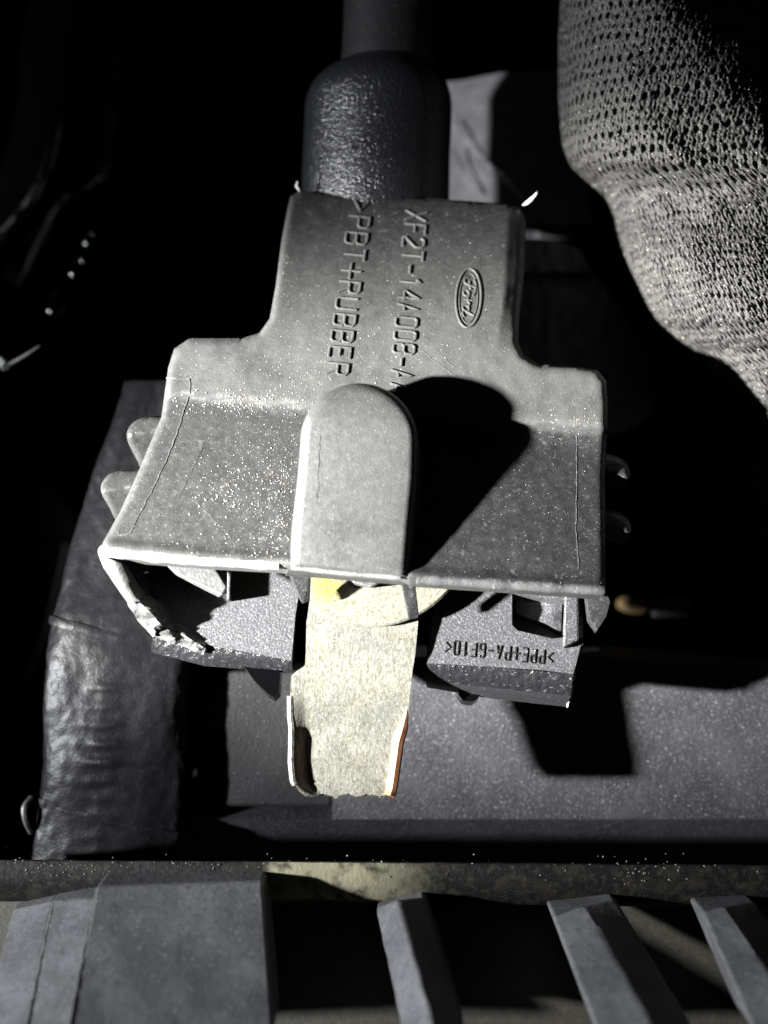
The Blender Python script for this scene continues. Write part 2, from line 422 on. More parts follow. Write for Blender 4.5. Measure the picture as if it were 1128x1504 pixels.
# lettering: raised strokes.  glyph strokes in a 0..0.6 x 0..1 cell
G = {'>': [[(0, .85), (.5, .5), (0, .15)]], '<': [[(.5, .85), (0, .5), (.5, .15)]],
 'P': [[(0, 0), (0, 1), (.4, 1), (.5, .9), (.5, .6), (.4, .5), (0, .5)]],
 'B': [[(0, 0), (0, 1), (.4, 1), (.5, .9), (.5, .6), (.4, .5), (0, .5)], [(.4, .5), (.5, .4), (.5, .1), (.4, 0), (0, 0)]],
 'T': [[(0, 1), (.5, 1)], [(.25, 1), (.25, 0)]], '+': [[(-.12, .45), (.62, .45)], [(.25, .95), (.25, .0)]], '-': [[(.05, .45), (.5, .45)]],
 'R': [[(0, 0), (0, 1), (.4, 1), (.5, .9), (.5, .6), (.4, .5), (0, .5)], [(.25, .5), (.5, 0)]],
 'U': [[(0, 1), (0, .1), (.1, 0), (.4, 0), (.5, .1), (.5, 1)]], 'E': [[(.5, 1), (0, 1), (0, 0), (.5, 0)], [(0, .5), (.4, .5)]],
 'X': [[(0, 0), (.5, 1)], [(0, 1), (.5, 0)]], 'F': [[(.5, 1), (0, 1), (0, 0)], [(0, .5), (.4, .5)]],
 '2': [[(0, .85), (.1, 1), (.4, 1), (.5, .85), (.5, .6), (0, .1), (0, 0), (.5, 0)]], '1': [[(.08, .8), (.25, 1), (.25, 0)]],
 '4': [[(.38, 0), (.38, 1), (0, .3), (.5, .3)]], 'A': [[(0, 0), (.25, 1), (.5, 0)], [(.1, .35), (.4, .35)]],
 '0': [[(.1, 0), (0, .1), (0, .9), (.1, 1), (.4, 1), (.5, .9), (.5, .1), (.4, 0), (.1, 0)]],
 '3': [[(0, 1), (.5, 1), (.25, .6), (.5, .45), (.5, .1), (.4, 0), (0, 0)]],
 '8': [[(.1, .5), (0, .6), (0, .9), (.1, 1), (.4, 1), (.5, .9), (.5, .6), (.4, .5), (.1, .5), (0, .4), (0, .1), (.1, 0), (.4, 0), (.5, .1), (.5, .4), (.4, .5)]],
 'G': [[(.5, .85), (.4, 1), (.1, 1), (0, .9), (0, .1), (.1, 0), (.5, 0), (.5, .45), (.3, .45)]], '.': [[(.2, .4), (.3, .4)]]}
def lettering(text, start, along, up, adv, cell, r, mtl, parent, wf, name='lettering', flat=.6):
    parts = []
    for i, ch in enumerate(text):
        for st in G.get(ch, []):
            q = []
            for gx, gy in st:
                t = i * adv + gx * cell
                q.append((start[0] + along[0] * t + up[0] * gy, start[1] + along[1] * t + up[1] * gy))
            q = densify(q, 5, False)
            path = [atw(x, y, wf(x, y) + r * .25) for x, y in q]
            parts.append(tube(path, r, 6))
    V, Fc = merge(parts); return mesh(name, V, Fc, mtl, parent, attr=('scuff_light', [.95] * len(V)))
def nrm2(a): L = math.hypot(*a); return (a[0] / L, a[1] / L)
a1 = nrm2((-40, 275)); lettering('>PBT+RUBBER', (516, 293), a1, (31, 3), 24.2, 32, .15, M['housing'], housing, hw)
a2 = nrm2((-24, 262)); lettering('XF2T-14A008-AA', (596, 309), a2, (31, 3), 19.6, 27, .15, M['housing'], housing, hw)
# oval emblem with a script word
ec = (688, 438); ea = nrm2((-5, 100)); eu = (-ea[1] * -1, ea[0] * -1)
eu = (ea[1], -ea[0])
def em(t, s): return (ec[0] + ea[0] * t + eu[0] * s, ec[1] + ea[1] * t + eu[1] * s)
parts = []
for R in ((43, 18.5, .12), (36.5, 13.5, .05)):
    ring = [em(R[0] * math.cos(a), R[1] * math.sin(a)) for a in [2 * math.pi * k / 48 for k in range(49)]]
    parts.append(tube([atw(x, y, hw(x, y) + .03) for x, y in ring], R[2], 6))
script = [[(-27, 7), (-20, 10), (-8, 9), (-4, 6)], [(-16, 9), (-19, 0), (-23, -7), (-29, -6), (-30, -2)], [(-25, 0), (-18, 1), (-12, 3)],
          [(-6, 1), (-10, -1), (-11, -6), (-7, -8), (-3, -4), (-5, 1), (1, -1), (4, 1)], [(3, 2), (2, -7)], [(4, -1), (8, 2), (11, 1)],
          [(19, 1), (13, 1), (11, -5), (15, -8), (20, -2), (25, 9)], [(22, 3), (19, -4), (22, -8), (28, -5)]]
for st in script:
    q = spline([(a, b, 0) for a, b in st], 5)
    pts = [em(p[0], p[1]) for p in q]
    parts.append(tube([atw(x, y, hw(x, y) + .02) for x, y in pts], .11, 6))
V, Fc = merge(parts); mesh('emblem', V, Fc, M['housing'], housing, attr=('scuff_light', [.95] * len(V)))

# guide ribs hanging under the lip beside the tongue
def wedge(px_top, px_bot, w0, w1, name, parent, mtl, bevel=.12):
    a = [atw(x, y, w0) for x, y in px_top]; b = [atw(x, y, w1) for x, y in px_bot]
    V, Fc = loft([a, b], True, True, True); return mesh(name, V, Fc, mtl, parent, smooth=False, bevel=bevel)
wedge([(418, 830), (454, 834), (458, 838), (424, 838)], [(436, 872), (449, 868), (455, 884), (444, 888)], -1.5, -4.0, 'guide_rib', housing, M['housing'])
wedge([(585, 842), (606, 845), (610, 850), (588, 850)], [(598, 898), (613, 896), (616, 908), (600, 911)], -1.4, -4.6, 'guide_rib', housing, M['housing'])

# base halves under the shell
def flat(w): return lambda x, y: w
BL = [(215, 700), (446, 700), (440, 866), (434, 902), (428, 970), (300, 946), (262, 930), (225, 905), (190, 850)]
V, Fc = slab(BL, flat(-9), 1.5, step=14)
base_l = mesh('base_plate', V, Fc, M['base'], conn, smooth=False, label='left base plate with torn front corner')
def rough_bar(topline, botline, w0, w1, depth, name, parent, mtl, amp, n=46, rows=7, seed=0):
    """broken front face between two traced lines, with a rough surface and a body behind it"""
    def samp(pl, t):
        k = t * (len(pl) - 1); i = min(int(k), len(pl) - 2); g = k - i
        return [pl[i][c] + (pl[i + 1][c] - pl[i][c]) * g for c in range(2)]
    rings = []
    for r in range(rows + 1):
        g = r / rows; ring = []
        for i in range(n + 1):
            t = i / n; a = samp(topline, t); b = samp(botline, t)
            x = a[0] + (b[0] - a[0]) * g; y = a[1] + (b[1] - a[1]) * g
            k = 0 if r in (0,) else amp
            ww = w0 + (w1 - w0) * g + math.sin(math.pi * g) * .35 + k * nz((x * .11, y * .13, seed)) * 2
            ring.append(atw(x + k * 3 * nz((x * .2, y * .2, seed + 5)), y + k * 6 * nz((x * .09, y * .1, seed + 9)), ww))
        rings.append(ring)
    back = [tuple(Vector(p) + Vector(from_local(0, depth, 0))) for p in rings[-1]]
    rings.append(back)
    V, Fc = loft(rings, False); return mesh(name, V, Fc, mtl, parent, angle=35)
rough_bar([(255, 928), (300, 944), (428, 967)], [(222, 958), (300, 978), (430, 989)], -9.0, -11.2, 9, 'broken_edge', base_l, M['broken'], .06, seed=1, n=90, rows=9)
# torn side wall at the left corner
outer = [(144, 814), (152, 834), (168, 858), (186, 884), (200, 908), (222, 934), (262, 948), (300, 962)]
inner = [(178, 828), (186, 846), (196, 862), (212, 880), (236, 897), (250, 915), (272, 926), (300, 944)]
wl = [-1.0, -1.9, -3.1, -4.6, -6.0, -7.6, -8.6, -9.2]
rings = []
oo = densify([(p[0], p[1]) for p in outer], 5, False)
tt = np.linspace(0, 1, 60); kk = np.linspace(0, 1, len(outer))
ox, oy = np.interp(tt, kk, [p[0] for p in outer]), np.interp(tt, kk, [p[1] for p in outer])
ix, iy = np.interp(tt, kk, [p[0] for p in inner]), np.interp(tt, kk, [p[1] for p in inner])
wi = np.interp(tt, kk, wl)
for i in range(60):
    jag = sstep(.3, .5, tt[i]); ring = []
    for k in range(9):
        g = k / 8
        x = ox[i] + (ix[i] - ox[i]) * g; y = oy[i] + (iy[i] - oy[i]) * g
        e = jag * (9 * nz((x * .07, y * .07, 3)) + 2.5 * nz((x * .22, y * .22, 7)))
        ring.append(atw(x + e * (.6 + g), y + e * .8 * (.6 + g), wi[i] + .5 * math.sin(math.pi * g) + jag * (.5 * nz((x * .08, y * .08, 11)) + .2 * nz((x * .3, y * .3, 2)))))
    ring += [tuple(Vector(p) - UP * 1.3 + Vector(from_local(0, 1.0, 0))) for p in ring[::-1]]
    rings.append(ring)
V, Fc = loft(rings, True, True, True); mesh('torn_wall', V, Fc, M['pale_break'], conn, angle=30, label='torn whitened side wall at the left corner')
# lit triangle on the inner wall, put in as a pale wedge
wedge([(236, 822), (312, 828), (333, 862), (326, 874), (300, 862), (258, 842)], [(238, 826), (312, 832), (332, 868), (322, 878), (298, 866), (260, 846)], -3.2, -4.4, 'lit_wall_patch', base_l, M['pale_break'])
wedge([(334, 826), (340, 826), (338, 880), (333, 880)], [(336, 830), (341, 830), (338, 884), (334, 884)], -6.8, -8.9, 'inner_rib', base_l, M['base'])

HOLE = [(752, 872), (832, 882), (829, 936), (812, 938), (760, 926), (752, 918)]
BR = [(634, 700), (860, 720), (858, 868), (856, 938), (842, 990), (800, 984), (628, 974), (636, 905), (640, 898)]
V, Fc = slab(BR, flat(-8.2), 1.5, holes=[HOLE], step=12)
base_r = mesh('base_plate', V, Fc, M['base'], conn, smooth=False, bevel=0, label='right base plate with a square window and moulded letters')
V, Fc = slab([(744, 860), (840, 868), (836, 948), (744, 938)], flat(-11.4), .6, step=14)
mesh('window_floor', V, Fc, M['base'], base_r, smooth=False)
V, Fc = slab([(756, 872), (826, 876), (824, 928), (806, 916), (775, 908), (758, 900)], lambda x, y: -9.8 + .5 * nz((x * .04, y * .04, 2)), 1.6, step=6)
mesh('latch_tongue', V, Fc, M['base'], base_r, angle=30)
wedge([(829, 872), (850, 872), (851, 940), (826, 952)], [(830, 872), (852, 872), (852, 942), (828, 954)], -7.3, -8.4, 'window_bar', base_r, M['base'], .25)
lettering('>PPE+PA-GF10<', (815, 983), nrm2((-162, -24)), (2, -21), 12.8, 13, .085, M['broken'], base_r, lambda x, y: -8.2) if False else None
lettering('>PPE+PA-GF10<', (812, 956), nrm2((-160, -16)), (-1.5, 20), 12.6, 14, .1, M['broken'], base_r, lambda x, y: -8.2)
rough_bar([(626, 973), (720, 980), (842, 990)], [(624, 999), (720, 1010), (838, 1022)], -8.2, -10.4, 1, 'broken_edge', base_r, M['broken'], .06, seed=21, n=90, rows=9)
rough_bar([(624, 998), (720, 1008), (840, 1020)], [(628, 1010), (720, 1026), (830, 1038)], -10.3, -13.0, 12, 'front_face', base_r, M['blackpl'], .04, seed=31)
rough_bar([(846, 936), (852, 936), (858, 938)], [(828, 1036), (834, 1040), (838, 1030)], -7.9, -12, 6, 'corner_break', base_r, M['broken'], .2, n=16, rows=14, seed=41)
# small feet under both halves
V, Fc = slab([(672, 1004), (706, 1008), (704, 1024), (694, 1030), (680, 1028), (672, 1018)], flat(-12.4), 2.5, step=10)
mesh('foot', V, Fc, M['gloss'], base_r, smooth=False, bevel=.2)
V, Fc = slab([(358, 978), (412, 984), (410, 1016), (402, 1024), (392, 1018), (374, 1000)], flat(-10.8), 2.2, step=10)
mesh('foot', V, Fc, M['gloss'], base_l, smooth=False, bevel=.2)
# right front corner tab of the shell
V, Fc = slab([(862, 872), (890, 868), (896, 884), (890, 906), (878, 924), (866, 906)], lambda x, y: -4.5 - (y - 870) * .03, 1.6, step=8)
mesh('corner_tab', V, Fc, M['housing'], housing, smooth=False, bevel=.3)

# the metal tongue
rowsT = [  # y, left x, right x, w, left flange rise, right flange rise
 (800, 458, 606, -6.8, 0, 0), (880, 455, 612, -6.8, 0, 0), (915, 450, 614, -6.9, 0, 0), (960, 449, 610, -7.3, 0, 0), (978, 448, 607, -7.6, 0, 0), (984, 438, 606, -7.7, .0, 0),
 (992, 428, 605, -7.9, .1, 0), (1020, 426, 602, -8.8, .2, 0), (1050, 426, 599, -10.0, .5, .1), (1070, 428, 594, -10.6, .75, .2), (1090, 428, 588, -10.8, .95, .25), (1120, 427, 584, -11.2, 1.0, .25), (1148, 430, 580, -11.6, 1.0, .25), (1160, 438, 578, -11.8, 1.0, .2), (1168, 448, 575, -11.9, .5, .3)]
ys = [r[0] for r in rowsT]; NR, NC = 96, 44
top = []; bot = []
for i in range(NR + 1):
    y = 800 + (1168 - 800) * i / NR
    xl, xr, w, fl_, fr_ = [np.interp(y, ys, [r[k] for r in rowsT]) for k in range(1, 6)]
    a = []; b = []
    for j in range(NC + 1):
        g = j / NC
        x = xl + (xr - xl) * g
        yy = y
        if i == NR: yy += 5 * nz((x * .06, 0, 1)) + 3 * nz((x * .2, 0, 3))
        dl = (x - xl); dr = (xr - x)
        ww = w + fl_ * (1 - sstep(0, 26, dl)) + .5 * fr_ * (1 - sstep(0, 16, dr)) + .06 * nz((x * .03, y * .03, 0))
        p = Vector(atw(x, yy, ww)); a.append(p); b.append(p - UP * .85)
    top.append(a); bot.append(b)
rings = [top[i] + bot[i][::-1] for i in range(NR + 1)]
V, Fc = loft(rings, True, True, True)
tr_ = []
for i in range(NR + 1):
    y = 800 + 368 * i / NR
    for j in range(2 * NC + 2):
        g = (j if j <= NC else 2 * NC + 1 - j) / NC
        tr_.append(.75 * math.exp(-((y - 1042 - 22 * g) / 24) ** 2) * (1.1 - .6 * g) + .3 * math.exp(-((g - .95) / .12) ** 2) - .35)
tong = mesh('metal_tongue', V, Fc, M['tin'], conn, angle=35, attr=('tarnish', tr_))
# bare copper along the cut edges
path = [top[i][NC] + Vector((-.2, 0, -.1)) for i in range(60, NR + 1)]
V, Fc = tube(path, [.55 * sstep(60, 72, i) + .05 for i in range(60, NR + 1)], 8); mesh('cut_edge', V, Fc, M['copper'], tong, label='bare copper right edge')
path = [top[i][0] + Vector((.02, 0, -.25)) for i in range(58, NR - 3)]
V, Fc = tube(path, .36, 8); mesh('cut_edge', V, Fc, M['tin'], tong)
# round eyelet lying on the tongue
ctr = (543, 768)
ring_o = [(max(457, ctr[0] + 150 * math.cos(a)), ctr[1] + 150 * math.sin(a)) for a in [2 * math.pi * k / 120 for k in range(120)]]
ring_i = [(ctr[0] + 10 + 45 * math.cos(a), ctr[1] + 45 * math.sin(a)) for a in [2 * math.pi * k / 40 for k in range(40)]]
V, Fc = slab(ring_o, flat(-5.9), .7, holes=[ring_i], step=7, edge_step=6)
st = np.array([math.exp(-((x - 480) / 25) ** 2 - ((y - 860) / 26) ** 2) * 1.35 - .15 for x, y in slab.P])
eye = mesh('eyelet', V, Fc, M['brassy'], tong, angle=40, attr=('stain', np.r_[st, st]))
V, Fc = tube([atw(ctr[0] + 151 * math.cos(a), ctr[1] + 151 * math.sin(a), -6.15) for a in [math.radians(35 + 89 * k / 60) for k in range(61)]], .2, 8)
mesh('eyelet_rim', V, Fc, M['tin'], eye)
wedge([(500, 838), (560, 843), (562, 852), (545, 862), (520, 856)], [(502, 842), (560, 846), (560, 856), (545, 864), (522, 860)], -3.4, -5.8, 'stud', eye, M['pale_break'])

# rubber boot and cable
def ringc(px, py, rpx, z, n=64, squash=.85):
    c = Vector(atz(px, py, z)); r = rpx / F * (CZ - z); return [c + Vector((r * math.cos(a), 0, r * squash * math.sin(a))) for a in [2 * math.pi * k / n for k in range(n)]]
bz = -25
prof = [(345, 552, 108), (300, 552, 108), (268, 552, 108.5), (230, 553, 108), (190, 555, 108), (156, 556, 107.5), (138, 557, 104), (124, 558, 97), (113, 559, 87), (105, 562, 78), (100, 565, 71), (96, 567, 66)]
prof = [tuple(p) for p in spline([(a, b, c) for a, b, c in prof], 4)]
rings = []
for (y, x, r) in prof: rings.append(ringc(x, y, r, bz))
V, Fc = loft(rings, True, True, True); mesh('rubber_boot', V, Fc, M['rubber'], conn, angle=60)
rings = []
for y, x, r in [(120, 566, 66), (100, 568, 68), (80, 570, 68), (55, 571, 67.5), (20, 573, 68), (-30, 575, 69), (-90, 576, 70)]:
    rings.append(ringc(x, y, r, bz))
V, Fc = loft(rings, True, True, True); cable = mesh('cable', V, Fc, M['cable'], conn, angle=60)

# dust grains lying on the shell
def oct_grain(c, s):
    V = []
    a = [s * random.uniform(.5, 1.4) for _ in range(6)]
    R = Vector((random.gauss(0, 1), random.gauss(0, 1), random.gauss(0, 1))).normalized()
    A = R.orthogonal().normalized(); B = R.cross(A)
    for d, k in ((R, 0), (-R, 1), (A, 2), (-A, 3), (B, 4), (-B, 5)): V.append(Vector(c) + d * a[k])
    return V, [(0, 2, 4), (0, 4, 3), (0, 3, 5), (0, 5, 2), (1, 4, 2), (1, 3, 4), (1, 5, 3), (1, 2, 5)]
pts = []
def scatter(n, cx, cy, sx, sy, smin, smax, dx=0.0):
    for _ in range(n):
        x, y = random.gauss(cx, sx), random.gauss(cy, sy)
        x += dx * (y - cy)
        pts.append((x, y, smin + (smax - smin) * random.random() ** 3))
scatter(600, 385, 700, 36, 70, .02, .085, -.1)
scatter(480, 410, 740, 14, 65, .02, .08, -.1)
scatter(200, 325, 720, 24, 20, .025, .11)
scatter(420, 360, 592, 55, 9, .025, .1)
scatter(130, 320, 800, 70, 14, .02, .08)
scatter(420, 470, 540, 110, 30, .018, .065)
scatter(300, 560, 480, 110, 60, .015, .06)
scatter(70, 620, 400, 90, 80, .02, .07)
scatter(130, 760, 760, 60, 60, .015, .045)
scatter(130, 840, 620, 25, 16, .02, .075)
scatter(60, 740, 848, 90, 8, .02, .05)
scatter(110, 420, 390, 8, 50, .02, .06)
scatter(100, 230, 700, 30, 70, .02, .06)
P2 = np.array([(p[0], p[1]) for p in pts]); ok = inside(P2, OUT) & (dist_poly(P2, OUT) > 3) & ~inside(P2, O)
WW = top_w(P2)
V, Fc = merge([oct_grain(atw(p[0], p[1], WW[i] + p[2] * .3), p[2]) for i, p in enumerate(pts) if ok[i]])
mesh('dust_grains', V, Fc, M['grain'], housing, smooth=False, kind='stuff')
# scratches
for a, b in [((605, 505), (680, 560)), ((640, 515), (668, 540)), ((300, 650), (262, 735)), ((286, 735), (340, 790)), ((455, 330), (470, 322))]:
    line([a, b], .018, 'scratch', M['pale_break'], jit=1.2)
for a, b in [((470, 700), (520, 672)), ((466, 730), (470, 640))]:
    line([a, b], .02, 'scratch', M['pale_break'], jit=1.2, wf=lambda x, y: cov_w(y) + .06)

# swarf slivers at the neck's top corners
def sliver(pts, r, label):
    path = [atw(x, y, w) for x, y, w in pts]
    V, Fc = tube(path, [r * k for k in (.3, 1, 1.1, .7, .15)][:len(path)], 6)
    o = mesh('plastic_sliver', V, Fc, M['white'])
    return tag(o, label, 'sliver')
sliver([(768, 301, -3), (774, 298, -2.6), (780, 293, -2.2), (785, 288, -1.8), (789, 282, -1.5)], .17, 'thin white plastic sliver curling off the top right corner of the plug')
sliver([(440, 282, -3), (438, 277, -2.6), (435, 273, -2.3), (437, 268, -2.2), (436, 266, -2)], .12, 'tiny pale plastic hair at the top left corner of the plug')

# ------------------------------------------------------------------ taped bundle at the left
bun = thing('wire_bundle', 'thick black taped wire bundle with ribbed wrinkles, left of the metal tongue', 'cable', atz(160, 1100, -25))
def bundle_ring(px, py, rpx, z, k, n=120):
    c = Vector(atz(px, py, z)); r = rpx / F * (CZ - z); ring = []
    for q in range(n):
        a = 2 * math.pi * q / n
        ca, sa = math.cos(a), math.sin(a)
        act = sstep(975, 1010, py) * (.55 + .6 * nz((py * .021, 1.5, 3)))
        rid = .3 * nz((ca * 1.6, py * .012, sa * 1.6)) + .07 * nz((ca * 6, py * .07, sa * 6))
        core = math.exp(-((ca + .06) / .2) ** 2) if sa > 0 else 0
        wav = .5 + .5 * math.sin(py * 2 * math.pi / 27 + 1.2 * nz((py * .02, 5, 1)))
        up = core * act * (.1 + .38 * wav ** 2)
        up += .14 * act * (wav - .5) * math.exp(-((ca + .05) / .5) ** 2)
        ring.append(c + Vector(((r + rid) * ca, 0, r * .24 * math.copysign(abs(sa) ** .85, sa) + rid + up)))
    return ring
zb = -14.6
def ctrline(y): return np.interp(y, [560, 700, 800, 900, 1000, 1100, 1200, 1270, 1340], [236, 205, 186, 176, 172, 168, 160, 152, 148]), np.interp(y, [560, 800, 900, 960, 1100, 1300], [52, 82, 98, 104, 105, 104]), np.interp(y, [560, 800, 900, 970, 1040, 1300], [-24, -19, -16.2, zb - .4, zb, zb])
rings = []
for y in np.arange(560, 1345, 4):
    x, r, z = ctrline(y); rings.append(bundle_ring(x, y, r, z, 0))
V, Fc = loft(rings, True, True, True); mesh('tape_wrap', V, Fc, M['tape'], bun, angle=80)
def band(y0, y1, extra, slant):
    rings = []
    for y in np.arange(y0, y1 + .1, 4):
        x, r, z = ctrline(y); ring = bundle_ring(x, y, r, z, 0)
        c = Vector(atz(x, y, z))
        out = []
        e = extra * (1 if y0 < y < y1 - 3 else .2)
        for q, p in enumerate(ring):
            a = 2 * math.pi * q / len(ring); d = (p - c).normalized()
            out.append(p + d * e + Vector((0, slant * math.cos(a) + .4 * nz((q * .08, y0, 0)), 0)))
        rings.append(out)
    V, Fc = loft(rings, True, False, False); mesh('tape_band', V, Fc, M['tape'], bun, angle=50)
band(924, 936, .1, -1.6); band(1194, 1206, .1, -2.0)
V, Fc = tube(spline([atz(46, 1172, -14), atz(36, 1186, -13), atz(38, 1206, -13), atz(46, 1222, -14)], 6), .35, 8)
tag(mesh('clip_ring', V, Fc, M['pale_break']), 'small pale curved clip edge at the left side of the taped bundle', 'clip')

# ------------------------------------------------------------------ ledge behind
led = thing('plastic_ledge', 'broad grey violet plastic ledge behind the metal tongue, stretching to the right edge', 'ledge', atz(800, 1180, -27))
ZL = -16.4
def bottomz(dz): return lambda x, y, top, w: (top[0], top[1], top[2] - dz)
V, Fc = slab([(488, 968), (900, 966), (1010, 972), (1200, 992), (1200, 1203), (488, 1203)], lambda x, y: ZL + .12 * nz((x * .01, y * .01, 0)), bottomz(12), step=9, place=atz)
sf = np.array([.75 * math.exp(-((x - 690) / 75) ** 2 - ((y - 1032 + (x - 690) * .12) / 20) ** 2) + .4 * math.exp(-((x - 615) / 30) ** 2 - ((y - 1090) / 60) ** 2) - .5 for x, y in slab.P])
mesh('ledge_top', V, Fc, M['ledge'], led, smooth=False, attr=('scuff_light', np.r_[sf, sf]))
V, Fc = slab([(288, 985), (489, 985), (489, 1186), (288, 1186)], lambda x, y: ZL - 1.0 + .1 * nz((x * .01, y * .01, 3)), bottomz(11), step=22, place=atz)
mesh('lower_step', V, Fc, M['ledgedark'], led, smooth=False, bevel=.5, seg=3)
# front face leaning away below the edge
a = [atz(x, 1203, ZL - .5) for x in range(260, 1220, 40)]; b = [atz(x, 1300, ZL - 16) for x in range(260, 1220, 40)]
c = [(p[0], p[1], p[2] - 6) for p in b]; d = [(p[0], p[1] + 3, p[2] - 12) for p in a]
V, Fc = loft([a, b, c, d, a], False); mesh('front_face', V, Fc, M['ledge'], led, smooth=False)

# ------------------------------------------------------------------ rail
rail = thing('metal_rail', 'long grimy olive metal rail running across below the tongue', 'rail', atz(560, 1300, -9))
def railring(px):
    pr = [(1268, -2.2), (1264, -1.2), (1266, -.3), (1274, 0), (1300, -.1), (1318, -.5), (1326, -1.4), (1326, -6), (1268, -6)]
    sh = -4 + 0.012 * (px - 0) * .9
    sh = np.interp(px, [-60, 390, 640, 1200], [-4, 0, 4, 12])
    return [Vector(atz(px, y + sh * .6 + .8 * nz((px * .04, y * .1, 0)), z + .08 * nz((px * .02, y * .05, 4)))) for y, z in pr]
pxs = np.linspace(-60, 1204, 160)
rings = [railring(px) for px in pxs]
V, Fc = loft(rings, True, True, True)
bare = [float(sstep(384, 400, px) * (1 - sstep(500, 660, px)) * (1 if k < 6 else .2)) for px in pxs for k in range(9)]  # bare metal patch, with the rail's central highlight put into its colour
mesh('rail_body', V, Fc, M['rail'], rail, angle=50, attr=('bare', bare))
pts = []
for _ in range(200):
    x = random.choice([random.gauss(60, 50), random.gauss(300, 120), random.gauss(930, 40), random.uniform(0, 1128)]); y = random.gauss(1276, 10)
    pts.append(oct_grain(atz(x, y, .05), random.uniform(.02, .09)))
V, Fc = merge(pts); mesh('grit', V, Fc, M['grain'], rail, smooth=False, kind='stuff')

# ------------------------------------------------------------------ ribbed moulding in front
gr = thing('ribbed_moulding', 'grey ribbed plastic moulding with slanting ribs along the bottom edge', 'moulding', atz(560, 1420, 0))
def quadblock(q, zt, thick, name, mtl=None, bev=.3):
    """q: four corners in photo positions with heights zt, solid below"""
    a = [Vector(atz(x, y, z)) for (x, y), z in zip(q, zt)]
    n = 10
    def lerp(p, r, t): return p + (r - p) * t
    top = [[lerp(lerp(a[0], a[1], j / n), lerp(a[3], a[2], j / n), i / n) for j in range(n + 1)] for i in range(n + 1)]
    for r in top:
        for p in r: p.z += .12 * nz((p.x * .3, p.y * .3, 1))
    V = [p for r in top for p in r]; m = len(V); V += [p - Vector((0, 0, thick)) for p in V]; Fc = []
    k = n + 1
    for i in range(n):
        for j in range(n):
            A = i * k + j; Fc.append((A, A + 1, A + k + 1, A + k)); Fc.append((A + m, A + k + m, A + k + 1 + m, A + 1 + m))
    bd = [j for j in range(k)] + [i * k + n for i in range(1, k)] + [n * k + j for j in range(n - 1, -1, -1)] + [i * k for i in range(n - 1, 0, -1)]
    for i in range(len(bd)):
        A, B = bd[i], bd[(i + 1) % len(bd)]; Fc.append((A, A + m, B + m, B))
    return mesh(name, V, Fc, mtl or M['rib'], gr, smooth=False, bevel=bev)
z0, z1 = 2.5, 16
quadblock([(18, 1336), (78, 1324), (36, 1520), (-30, 1520)], [z0 - 2.2, z0 - .7, z1 - 1.2, z1 - 3.2], 6, 'rib')
quadblock([(74, 1324), (142, 1318), (112, 1520), (30, 1520)], [z0 - .8, z0 + .8, z1 + .2, z1 - 1.3], 6, 'rib')
quadblock([(141, 1302), (386, 1294), (402, 1520), (98, 1520)], [z0 + 1.1, z0 + .4, z1 - 1.2, z1 + .6], 6, 'flat_panel')
def rib(bl, cr, br, name='rib', lift=0):
    """prism: left foot line, crest line, right foot line; each ((x,y) far, (x,y) near)"""
    zs = [(1.0 + lift, 13 + lift), (3.4, 17), (1.8, 14)]
    r0 = [atz(*l[0], z[0]) for l, z in zip((bl, cr, br), zs)]; r1 = [atz(*l[1], z[1]) for l, z in zip((bl, cr, br), zs)]
    low = lambda r: [(r[2][0], r[2][1], r[2][2] - 6), (r[0][0], r[0][1], r[0][2] - 6)]
    R0 = r0 + low(r0); R1 = r1 + low(r1); rings = []
    for i in range(17):
        t = i / 16; rings.append([Vector(p).lerp(Vector(q), t) + Vector((.12 * nz((i * .5, k, 2)), 0, .12 * nz((i * .6, k, 5)))) for k, (p, q) in enumerate(zip(R0, R1))])
    V, Fc = loft(rings, True, True, True); return mesh(name, V, Fc, M['rib'], gr, smooth=False, bevel=.5, seg=3)
for pa, pb, za, zb_ in (((79, 1326), (37, 1518), z0 - .7, z1 - 1.2), ((142, 1306), (100, 1518), z0 + 1.0, z1 + .5)):
    A, B = Vector(atz(*pa, za)), Vector(atz(*pb, zb_))
    V, Fc = tube([A.lerp(B, k / 24) + Vector((.1 * nz((k * .5, 1, 2)), 0, 0)) for k in range(25)], [.16 + .05 * nz((k * .7, 3, 3)) for k in range(25)], 8)
    mesh('edge_ridge', V, Fc, M['worn'], gr, attr=('scuff_light', [.1] * len(V)))
rib(((552, 1338), (592, 1520)), ((582, 1320), (640, 1520)), ((626, 1321), (685, 1520)))
rib(((812, 1348), (878, 1520)), ((858, 1330), (968, 1520)), ((906, 1324), (1024, 1520)), lift=2.8)
rib(((1032, 1342), (1110, 1520)), ((1062, 1330), (1190, 1520)), ((1110, 1326), (1250, 1520)), lift=3)
a = [atz(x, 1322, -5) for x in (-60, 1200)]; b = [atz(x, 1530, 3) for x in (-60, 1200)]
V = a + b; V += [(p[0], p[1], p[2] - 2) for p in V]
mesh('trough', V, [(0, 1, 3, 2), (4, 6, 7, 5), (0, 4, 5, 1), (1, 5, 7, 3), (3, 7, 6, 2), (2, 6, 4, 0)], M['darkfloor'], gr, smooth=False)

